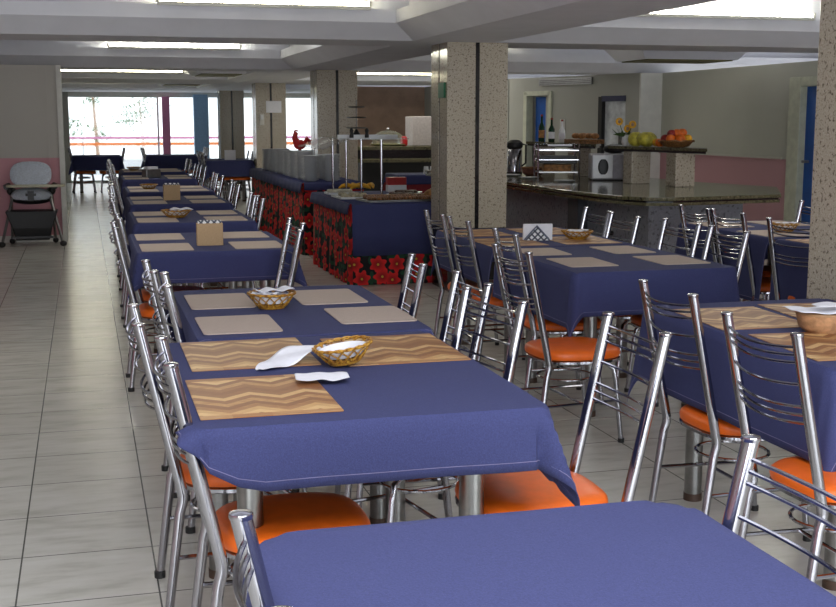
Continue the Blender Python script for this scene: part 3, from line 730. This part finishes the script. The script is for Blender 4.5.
t=tray(2.50,12.13,.3,.26,0,'second white dish behind the pale salad dish',mat='porcelain'); m=MB()
for k in range(20): m.ball((random.uniform(-.10,.10),random.uniform(-.08,.08),.03),.04,.03,.02,7,5)
o=obj('pasta',m,plain('cream_pasta',(206,200,180),.6,0,.1,40),t,True); o['kind']='stuff'
for k,(x,y) in enumerate(((2.62,12.35),(2.72,12.42),(2.80,12.3),(2.78,12.45),(2.68,12.28),(2.86,12.4))):
    b=tag(obj('banana',MB().tube([(-.09,0,.03),(-.05,.02,.05),(0,.03,.06),(.05,.02,.05),(.09,0,.03)],[.008,.02,.023,.02,.008],8),M['yellow'],None,True,loc=(x,y,Z1+.015),rz=k),'yellow banana lying with others behind the salad dish','banana','bananas on the buffet')
for k,(x,y,l) in enumerate(((3.0,11.5,'large dark oval platter right of the guard posts'),(3.12,11.9,'rear dark oval platter under the glass guard'))):
    t=thing('serving_platter',l,'platter',(x,y,Z1),radians(-10*k)); obj('plate',MB().lathe([(.10,0),(.17,.02),(.175,.024),(.1,.01)],24),M['steel'],t,True)
    m=MB()
    for q in range(18): m.ball((random.uniform(-.1,.1),random.uniform(-.1,.1),.025),.035,.025,.018,7,5)
    o=obj('dark_meat',m,plain('dark_meat',(84,56,40),.5,0,.3,40),t,True); o['kind']='stuff'
t=thing('bread_loaf','round bread loaf at the right end of the buffet beside the column','bread',(3.17,10.95,Z1)); obj('crust',MB().ball((0,0,.055),.12,.10,.055,14,8,.02),M['bread'],t,True); 
for s in(-1,0,1): obj('score',MB().tube([(-.05,s*.03,.102),(.05,s*.03,.102)],.005,5),plain('flour',(210,190,160),.8),t,True)
# sneeze guard
t=thing('sneeze_guard','glass sneeze guard on steel posts standing over the buffet','sneeze guard',(2.63,11.6,Z1))
for (x,y) in ((-.20,.55),(-.02,.75),(-.04,-.05),(.07,-.42)):
    p=obj('guard_post',MB().tube([(x,y,0),(x,y,.56)],.012,10),M['chrome'],t,True); obj('flange',MB().lathe([(.035,0),(.03,.012),(.013,.02)],14,(x,y,0)),M['chrome'],p,True)
obj('glass_shelf',MB().box(-.25,.32,-.5,.85,.56,.572),M['glass'],t); obj('glass_side',MB().add([(-.25,-.5,.56),(-.25,.85,.56),(-.5,.85,.47),(-.5,-.5,.47),(-.25,-.5,.568),(-.25,.85,.568),(-.5,.85,.478),(-.5,-.5,.478)],[(0,1,2,3),(7,6,5,4),(0,3,7,4),(1,5,6,2),(2,6,7,3),(0,4,5,1)]),M['glass'],t)
obj('edge_profile',MB().box(-.26,.33,-.03,.02,.555,.6),M['porcelain'],t)
t=thing('tiered_stand','black and silver three-tier stand on the glass guard','stand',(2.56,11.62,Z1+.572))
obj('stem',MB().tube([(0,0,0),(0,0,.36)],.006,8),M['steel'],t,True); obj('base',MB().lathe([(.05,0),(.05,.02),(.02,.06),(.01,.08)],16),M['black'],t,True)
for z,r_ in ((.09,.105),(.19,.10),(.29,.085)): obj('tier_plate',MB().lathe([(.02,z),(r_*.8,z-.004),(r_,z+.008),(r_*.8,z),(.02,z+.004)],20),M['steel'],t,True)
for q in(-1,1): tag(obj('pepper_mill',MB().lathe([(.02,0),(.022,.02),(.014,.04),(.02,.07),(.01,.09)],12),M['black'],None,True,loc=(2.56+q*.075,11.5,Z1+.572)),'small black mill standing beside the tiered stand','mill','black mills by the tiered stand')
t=thing('rooster_figurine','red rooster figurine standing above the plate stacks','figurine',(2.52,14.62,.80))
t.scale=(1,1,.9)
obj('pedestal',MB().lathe([(.08,0),(.08,.01),(.03,.03),(.02,.30),(.11,.33),(.115,.34),(.02,.335)],18),plain('green_stand',(90,130,120),.4),t,True)
b=MB(); b.ball((0,0,.44),.075,.05,.07,12,8); b.tube([(-.03,0,.46),(-.06,0,.53),(-.05,0,.58),(-.03,0,.60)],[.05,.035,.03,.022],10); obj('body',b,M['red'],t,True)
obj('tail',MB().tube([(.05,0,.45),(.1,0,.53),(.12,0,.50),(.115,0,.44)],[.02,.035,.03,.008],8),M['red'],t,True); obj('comb',MB().tube([(-.07,0,.60),(-.05,0,.63),(-.02,0,.62)],.012,6),M['red'],t,True); obj('legs',MB().tube([(0,0,.335),(0,0,.40)],.02,6),M['red'],t,True)
# plate stacks
def plates(x,y,n,label):
    t=thing('plate_stack',label,'plates',(x,y,.81),0,'stacked white plates')
    for k in range(n):
        obj('plate',MB().lathe([(.06,.0),(.065,.004),(.105,.020),(.108,.022),(.06,.008)],18,(random.uniform(-.003,.003),0,k*.0165)),M['porcelain'],t,True)
PL=[(2.45,13.55,13),(2.68,13.5,14),(2.45,14.0,15),(2.7,13.95,13),(2.45,14.5,15),(2.46,15.0,14),(2.46,15.55,15),(2.46,16.15,14),(2.47,16.8,13),(2.72,15.3,14)]
nm=['nearest left stack','nearest right stack','second stack along the left edge','stack behind the nearest right one','third stack along the left edge','fourth stack along the left edge','fifth stack along the left edge','sixth stack along the left edge','farthest stack','inner stack near the column']
for (x,y,n_),q in zip(PL,nm): plates(x,y,n_+4,'white plates piled high on the plate table, '+q)
# back kitchen counter seen between the two middle columns
t=thing('kitchen_counter','dark granite kitchen counter in front of the brown wall','counter',(0,0,0))
obj('upper_slab',MB().box(4.3,6.45,19.6,20.6,1.0,1.06),M['topgranite'],t,bevel=.01); obj('body',MB().box(4.35,6.4,19.75,20.5,.86,1.0),M['blackgranite'],t)
obj('lower_slab',MB().box(4.3,6.45,19.5,20.5,.80,.86),M['topgranite'],t,bevel=.01); obj('cabinet',MB().box(4.4,4.5,19.7,20.4,0,.8).box(6.3,6.4,19.7,20.4,0,.8).box(4.5,6.3,20.3,20.4,0,.8),M['black'],t)
t=thing('glass_cloche','clear domed cloche on the dark kitchen counter','cloche',(4.95,20.0,1.06)); obj('dish',MB().lathe([(.2,0),(.3,.02),(.3,.035),(.1,.03)],20),M['olive'],t,True); obj('dome',MB().lathe([(.28,.035),(.27,.12),(.2,.21),(.1,.25),(.03,.26)],20),M['glass'],t,True); obj('knob',MB().ball((0,0,.28),.03,.03,.025),M['chrome'],t,True)
tag(obj('serving_cabinet',MB().box(5.35,5.95,19.9,20.4,1.06,1.55),plain('beige_cabinet',(176,168,164),.5),bevel=.01),'pale beige cabinet unit standing on the dark kitchen counter','cabinet')
tag(obj('red_jar',MB().lathe([(.04,0),(.06,.02),(.06,.12),(.035,.16)],14),M['red'],None,True,loc=(5.2,19.9,1.06)),'small dark red jar between the glass cloche and the pale cabinet','jar')
t=thing('side_table','small table with red cloth beside the kitchen counter','table',(4.45,15.9,0))
for sx in(-1,1):
    for sy in(-1,1): obj('leg',MB().box(sx*.4-.02,sx*.4+.02,sy*.3-.02,sy*.3+.02,0,.74),M['steel'],t)
obj('tabletop',MB().box(-.45,.45,-.35,.35,.74,.76),M['darkwood'],t)
o=make_cloth(4.45,15.9,.92,.72,(.4,.4,.4,.4),'red hanging cloth on the small side table behind the buffet',60,.764,hem=False); o.data.materials[0]=M['redcloth']; o['group']='side table cloths'
o=make_cloth(4.45,15.9,.935,.735,(.13,.13,.13,.13),'navy cloth top over the red side table cloth',61,.771,hem=False); o['group']='side table cloths'
for k in range(4): tag(obj('upturned_glass',MB().lathe([(.04,0),(.03,.10),(.028,.10),(.028,.0)],14),M['porcelain'],None,True,loc=(4.42+.085*k,15.75,.776)),'pale upturned cup on the small red side table','cup','cups on the side table')
for (x,col,l) in ((3.45,'red','red and white paper carton at the back of the buffet'),):
    t=thing('carton',l,'carton',(3.14,12.35,Z1)); obj('lower_half',MB().box(-.1,.1,-.05,.05,0,.07),M['porcelain'],t,bevel=.004); obj('upper_half',MB().box(-.1,.1,-.05,.05,.07,.15),M['red'],t,bevel=.004)
# ------------------------------------------------------------------ BAR COUNTER (right)
ZC=.87
t=thing('bar_counter','large curved granite bar counter on grey granite base','bar counter',(0,0,0))
edge=[(4.13,14.8),(4.13,13.2),(4.135,11.65),(4.15,10.8),(4.17,10.2),(4.21,9.6),(4.27,9.25),(4.38,9.02),(4.6,8.96),(5.1,9.03),(5.68,9.12),(6.27,10.15),(5.95,11.3),(5.9,14.8)]
cx_,cy_=5.0,11.5
def inset(p,d):
    n=len(p); out=[]
    for i in range(n):
        a=Vector(p[i-1]);b=Vector(p[i]);c_=Vector(p[(i+1)%n]); t1=(b-a).normalized(); t2=(c_-b).normalized(); nn=(Vector((-t1.y,t1.x))+Vector((-t2.y,t2.x))).normalized(); k=d/max(.5,nn.dot(Vector((-t1.y,t1.x))))
        out.append(tuple(b+nn*k))
    return out
obj('worktop',MB().prism(edge,ZC-.03,ZC),M['topgranite'],t,bevel=.006)
obj('edge_moulding',MB().prism(inset(edge,.025),ZC-.045,ZC-.03),M['blackgranite'],t)
obj('lower_moulding',MB().prism(inset(edge,.012),ZC-.07,ZC-.045),M['topgranite'],t)
obj('counter_body',MB().prism([(4.42,14.6),(4.42,12.2),(4.52,9.25),(5.50,9.43),(5.62,11.0),(5.62,14.6)],0,ZC-.07),M['greygranite'],t)
for (y,) in ((10.55,),):
    obj('corner_pilaster',MB().box(4.38,4.5,y-.12,y+.12,0,ZC-.071),plain('dark_panel',(58,60,68),.5),t)
obj('bolt_cover',MB().ball((4.485,9.9,.5),.02,.02,.02),M['black'],t,True)
def shelf(pts,pil,label):
    t=thing('raised_shelf',label,'shelf',(0,0,0)); obj('shelf_slab',MB().prism(pts,1.205,1.235),M['topgranite'],t,bevel=.004); obj('shelf_moulding',MB().prism(inset(pts,.015),1.185,1.205),M['blackgranite'],t)
    for (x,y) in pil:
        obj('granite_pillar',MB().box(x-.1,x+.1,y-.1,y+.1,ZC,1.185),M['granite'],t,bevel=.006)
shelf([(5.10,11.4),(5.45,10.0),(5.66,10.4),(5.36,11.62)],[(5.42,10.45),(5.28,11.1)],'raised granite shelf on two pillars carrying the fruit and flowers')
shelf([(5.15,13.9),(5.3,12.15),(5.6,12.7),(5.5,14.3)],[(5.36,12.75),(5.33,13.75)],'farther raised granite shelf carrying bottles and the bread basket')
ZS=1.235
# fruit basket
t=thing('fruit_basket','brown wicker basket heaped with orange and red fruit on the bar shelf','basket',(5.42,10.55,ZS))
m=MB(); m.lathe([(.08,0),(.12,.01),(.155,.05),(.165,.06),(.15,.055),(.1,.015)],24); obj('basket_bowl',m,M['wicker'],t,True)
obj('rim',MB().tube([(.165*cos(2*pi*k/24),.165*sin(2*pi*k/24),.06+.006*sin(k*2.5)) for k in range(24)],.008,6,True),M['wicker'],t,True)
fr=[(-.09,-.06,.08,'orangef'),(0,-.09,.075,'orangef'),(.09,-.05,.08,'yellow'),(.07,.05,.085,'redf'),(-.02,.06,.085,'orangef'),(-.09,.05,.08,'redf'),(0,-.01,.13,'orangef'),(.05,-.02,.135,'orangef'),(-.05,0,.125,'redf')]
for k,(x,y,z,mt) in enumerate(fr):
    o=obj('fruit',MB().ball((0,0,0),.045,.045,.042),M[mt],None,True,loc=(5.42+x,10.55+y,ZS+z)); tag(o,{'orangef':'orange','yellow':'yellow','redf':'dark red'}[mt]+' round fruit heaped in the wicker basket on the bar shelf','fruit','fruit in the bar basket')
for k,(x,y,mt) in enumerate(((-.02,.0,'melon'),(-.09,.1,'melon'))):
    o=tag(obj('melon',MB().ball((0,0,.07),.10-.02*k,.10-.02*k,.075),M['melon'],None,True,loc=(5.33+x,10.95+y,ZS)),['larger','smaller'][k]+' yellow-green melon between the fruit basket and the flowers','melon')
for k,(x,y,mt) in enumerate(((5.36,10.72,'redf'),(5.33,10.78,'yellow'),(5.31,10.68,'orangef'))):
    tag(obj('loose_fruit',MB().ball((0,0,.04),.042,.042,.04),M[mt],None,True,loc=(x,y,ZS)),['dark red','yellow','orange'][k]+' fruit lying loose beside the basket on the bar shelf','fruit')
t=thing('flower_vase','vase of yellow sunflowers with green leaves on the bar shelf','flowers',(5.24,11.28,ZS))
obj('vase',MB().lathe([(.03,0),(.045,.03),(.04,.08),(.03,.1),(.035,.11)],16),M['porcelain'],t,True)
for k,(x,y,z) in enumerate(((-.08,0,.24),(.02,.02,.17),(.05,-.03,.21))):
    obj('stem',MB().tube([(0,0,.02),(x*.4,y,.12),(x,y,z)],.004,5),M['green'],t)
    m=MB()
    for q in range(12):
        a=2*pi*q/12; m.ball((x+.028*cos(a),y-.01,z+.028*sin(a)),.014,.005,.014,6,4)
    f=obj('flower_head',m,M['yellow'],t,True); obj('flower_centre',MB().ball((x,y-.016,z),.016,.006,.016),M['brownwood'],f,True)
for q in range(14):
    a=q*.8; m=MB(); L=.13+.03*(q%3); m.add([(0,0,.08),(.5*L*cos(a)-.02*sin(a),.3*L*sin(a),.13),(L*cos(a)*.9,.4*L*sin(a),.08+.02*(q%4)+.03),(.5*L*cos(a)+.02*sin(a),.3*L*sin(a)+.01,.10)],[(0,1,2,3)]); o=obj('leaf',m,M['green'],t); o.modifiers.new('t','SOLIDIFY').thickness=.002
# farther shelf
for k,(x,y,h,mt,l) in enumerate(((5.29,13.75,.30,'bottle','dark green wine bottle at the left end of the farther shelf'),(5.30,13.45,.26,'bottle','second green bottle beside the wine bottle'),(5.33,13.2,.24,'porcelain','clear pale bottle right of the green bottles'))):
    t=thing('bottle',l,'bottle',(x,y,ZS)); obj('bottle_body',MB().lathe([(.035,0),(.037,.01),(.037,h*.58),(.014,h*.75),(.013,h)],14),M[mt],t,True); obj('cap',MB().lathe([(.015,h),(.015,h+.02)],10),M['redf'],t,True); obj('bottle_label',MB().lathe([(.0378,h*.15),(.0378,h*.45)],14),M['paper'] if k else M['bread'],t,True)
t=thing('bread_tray','long wicker tray of bread on the farther shelf','basket',(5.33,12.55,ZS)); obj('tray_body',MB().rslab(0,0,.30,.5,0,.045,.05,5),M['wicker'],t); 
for k in range(5): tag(obj('bread_roll',MB().ball((0,0,.035),.05,.045,.033),M['bread'],None,True,loc=(5.33+.06*(-1)**k,12.4+.08*k,ZS+.047)),'golden bread roll in the long wicker tray','bread','bread rolls in the tray')
t=thing('vacuum_jug','tall steel vacuum jug with black top on the bar counter','thermos',(4.88,13.55,ZC))
obj('jug_body',MB().lathe([(.075,0),(.085,.01),(.085,.27),(.075,.29)],20),M['chrome'],t,True); obj('jug_top',MB().lathe([(.08,.29),(.095,.31),(.09,.36),(.05,.39)],20),M['black'],t,True); obj('spout',MB().box(-.13,-.05,-.02,.02,.31,.35),M['black'],t,bevel=.008); obj('handle',MB().tube([(.09,0,.34),(.14,0,.33),(.14,0,.12),(.085,0,.08)],.012,8),M['black'],t,True); obj('jug_base',MB().lathe([(.09,0),(.09,.02)],20),M['black'],t,True)
t=thing('microwave_oven','small pale microwave with dark round window on the bar','microwave',(5.32,11.85,ZC),radians(-18))
obj('case',MB().box(-.2,.36,-.18,.18,.01,.27),M['microwave'],t,bevel=.01); obj('door',MB().box(-.19,.02,-.195,-.18,.02,.26),M['porcelain'],t,bevel=.005)
obj('window',MB().ball((-.08,-.197,.14),.055,.006,.085),M['black'],t,True); obj('foot_strip',MB().box(-.18,.34,-.15,.15,0,.01),M['rubber'],t)
tag(obj('dark_bag',MB().ball((0,0,.05),.13,.09,.05,12,8,.05),M['black'],None,True,loc=(5.40,11.9,ZC+.27)),'small dark bundle lying on top of the microwave','bundle')
t=thing('chafing_rack','chrome framed warming rack with a basket and dishes on the bar','warming rack',(4.93,12.35,ZC),radians(-14))
for sx in(-1,1):
    for sy in(-1,1): obj('rack_post',MB().tube([(sx*.22,sy*.17,0),(sx*.22,sy*.17,.36)],.010,8),M['chrome'],t,True)
obj('lower_tray',MB().box(-.21,.21,-.16,.16,.06,.075),M['steel'],t); obj('upper_rail',MB().tube([(sx*.22,sy*.17,.30) for sx,sy in((1,1),(-1,1),(-1,-1),(1,-1))],.007,6,True),M['chrome'],t); obj('middle_rail',MB().tube([(sx*.22,sy*.17,.20) for sx,sy in((1,1),(-1,1),(-1,-1),(1,-1))],.007,6,True),M['chrome'],t)
obj('dark_drawer',MB().box(-.2,.2,-.15,.15,.16,.24),M['black'],t,bevel=.005); obj('glass_cover',MB().box(-.23,.23,-.18,.18,.36,.37),M['glass'],t); obj('strip_light',MB().box(-.12,.14,-.19,-.16,.345,.365),M['porcelain'],t)
o=tag(obj('bread_basket',MB().rslab(0,0,.3,.22,0,.07,.04,5),M['bread'],None,loc=(4.93,12.35,ZC+.077),rz=radians(-14)),'tan bread basket inside the chrome warming rack','basket')
t=thing('wicker_basket','low reddish wicker basket between the vacuum jug and the rack','basket',(4.88,12.93,ZC)); obj('basket_body',MB().lathe([(.08,0),(.12,.03),(.13,.09),(.12,.09),(.1,.02)],18),plain('reddish_wicker',(124,76,60),.7,0,.2,60),t,True); obj('rim',MB().tube([(.128*cos(2*pi*k/20),.128*sin(2*pi*k/20),.09) for k in range(20)],.008,6,True),M['wicker'],t,True)
for k,(x,y) in enumerate(((4.62,12.95),(4.60,12.3),(4.7,11.55))): 
    tag(obj('white_plate',MB().lathe([(.06,0),(.11,.012),(.115,.016),(.06,.006)],20),M['porcelain'],None,True,loc=(x,y,ZC+.001)),'white plate lying on the bar counter, '+['in front of the vacuum jug','in front of the warming rack','in front of the microwave'][k],'plate')
# ------------------------------------------------------------------ HIGH CHAIR
t=thing('high_chair','grey padded baby high chair standing against the pink wall','high chair',(-.62,15.3,0)); t.scale=(1.2,1,1)
for s in(-1,1):
    l=obj('front_leg',MB().tube([(s*.16,-.02,.68),(s*.285,-.24,.05)],.014,8),M['steel'],t,True); obj('castor',MB().ball((s*.29,-.245,.035),.035,.045,.035),M['black'],l,True)
    l=obj('rear_leg',MB().tube([(s*.19,.02,.68),(s*.21,.2,.05)],.014,8),M['steel'],t,True); obj('castor',MB().ball((s*.21,.205,.035),.03,.045,.035),M['black'],l,True)
    obj('armrest',MB().tube([(s*.22,.1,.72),(s*.24,-.02,.71),(s*.23,-.16,.70)],.026,8),M['black'],t,True)
    obj('hinge',MB().ball((s*.2,0,.66),.035,.05,.06),M['black'],t,True)
m=MB(); m.loft([[(p[0]*.2*sc,.09+dy+.10*(p[1]),.845+p[1]*.15) for p in [(math.copysign(abs(cos(a))**.7,cos(a)),math.copysign(abs(sin(a))**.8,sin(a))) for a in [2*pi*k/24 for k in range(24)]]] for sc,dy in ((.9,-.02),(1,-.005),(1,.02),(.9,.04))],True)
obj('back_pad',m,M['pad'],t,True)
obj('seat_pad',MB().ball((0,-.03,.60),.2,.17,.095),M['pad'],t,True); obj('safety_strap',MB().box(-.03,.03,-.20,-.185,.545,.66).box(-.05,.05,-.208,-.186,.60,.63),M['black'],t)
obj('tray',MB().rslab(.05,-.16,.56,.24,.705,.73,.09,6,.005),plain('cream_tray',(190,186,160),.4),t); obj('seat_shell',MB().ball((0,-.0,.545),.2,.17,.055),M['black'],t,True)
b=MB(); b.loft([[(sx*w,sy*d-.02,z) for sx,sy in((1,1),(-1,1),(-1,-1),(1,-1))] for w,d,z in((.16,.12,.07),(.19,.15,.22),(.25,.17,.42))],True); obj('storage_basket',b,M['black'],t,bevel=.01); obj('footrest',MB().box(-.2,.2,-.235,-.2,.1,.125),M['black'],t)
# ------------------------------------------------------------------ LIGHT
world=bpy.data.worlds.new('sky'); scene.world=world; world.use_nodes=True; nt=world.node_tree
bg=nt.nodes['Background']; bg.inputs[0].default_value=(.90,.95,1,1); bg.inputs[1].default_value=3.0
def area(name,loc,sx,sy,E,col=(1,.97,.9),rot=(0,0,0)):
    l=bpy.data.lights.new(name,'AREA'); l.shape='RECTANGLE'; l.size=sx; l.size_y=sy; l.energy=E; l.color=col
    o=bpy.data.objects.new(name,l); COL.objects.link(o); o.location=loc; o.rotation_euler=rot; return o
# added fill lights without fixtures, behind the camera and under the bay slabs
area('fill_behind_camera',(1.5,-3.62,1.1),9.1,2.1,400,(.90,.94,1),(pi/2,0,0))  # added front fill, shines in through the made-up rear opening
area('bay_fill_near',(.6,.9,2.72),3.2,2.2,125,(.93,.95,1))  # unseen overhead fill added to brighten the nearest tables and floor
area('bay_fill_left',(-.2,7.4,2.72),2.8,1.2,22)
area('bay_fill_right',(5.0,7.0,2.72),2.4,1.0,16)
area('bay_fill_middle',(1.2,13.6,2.72),2.4,.3,16)
area('bay_fill_bar',(6.0,13.2,2.72),2.4,.8,16)
area('bay_fill_near_right',(5.2,1.5,2.72),2.4,.3,14)
area('bay_fill_far',(4.9,19.5,2.72),2.4,.8,60)
# ------------------------------------------------------------------ CAMERA
F=1215.; P=atan(183.5/F); T=atan(336*cos(P)/F)
cam=bpy.data.cameras.new('camera'); co=bpy.data.objects.new('camera',cam); COL.objects.link(co); scene.camera=co
cam.sensor_width=36; cam.sensor_fit='HORIZONTAL'; cam.lens=F/836*36; cam.clip_start=.05
co.location=(0,0,1.49); co.rotation_euler=(pi/2-P,0,-T)
vs=scene.view_settings; vs.view_transform='Standard'; vs.look='None'; vs.gamma=1; vs.use_curve_mapping=False; vs.exposure=-.32
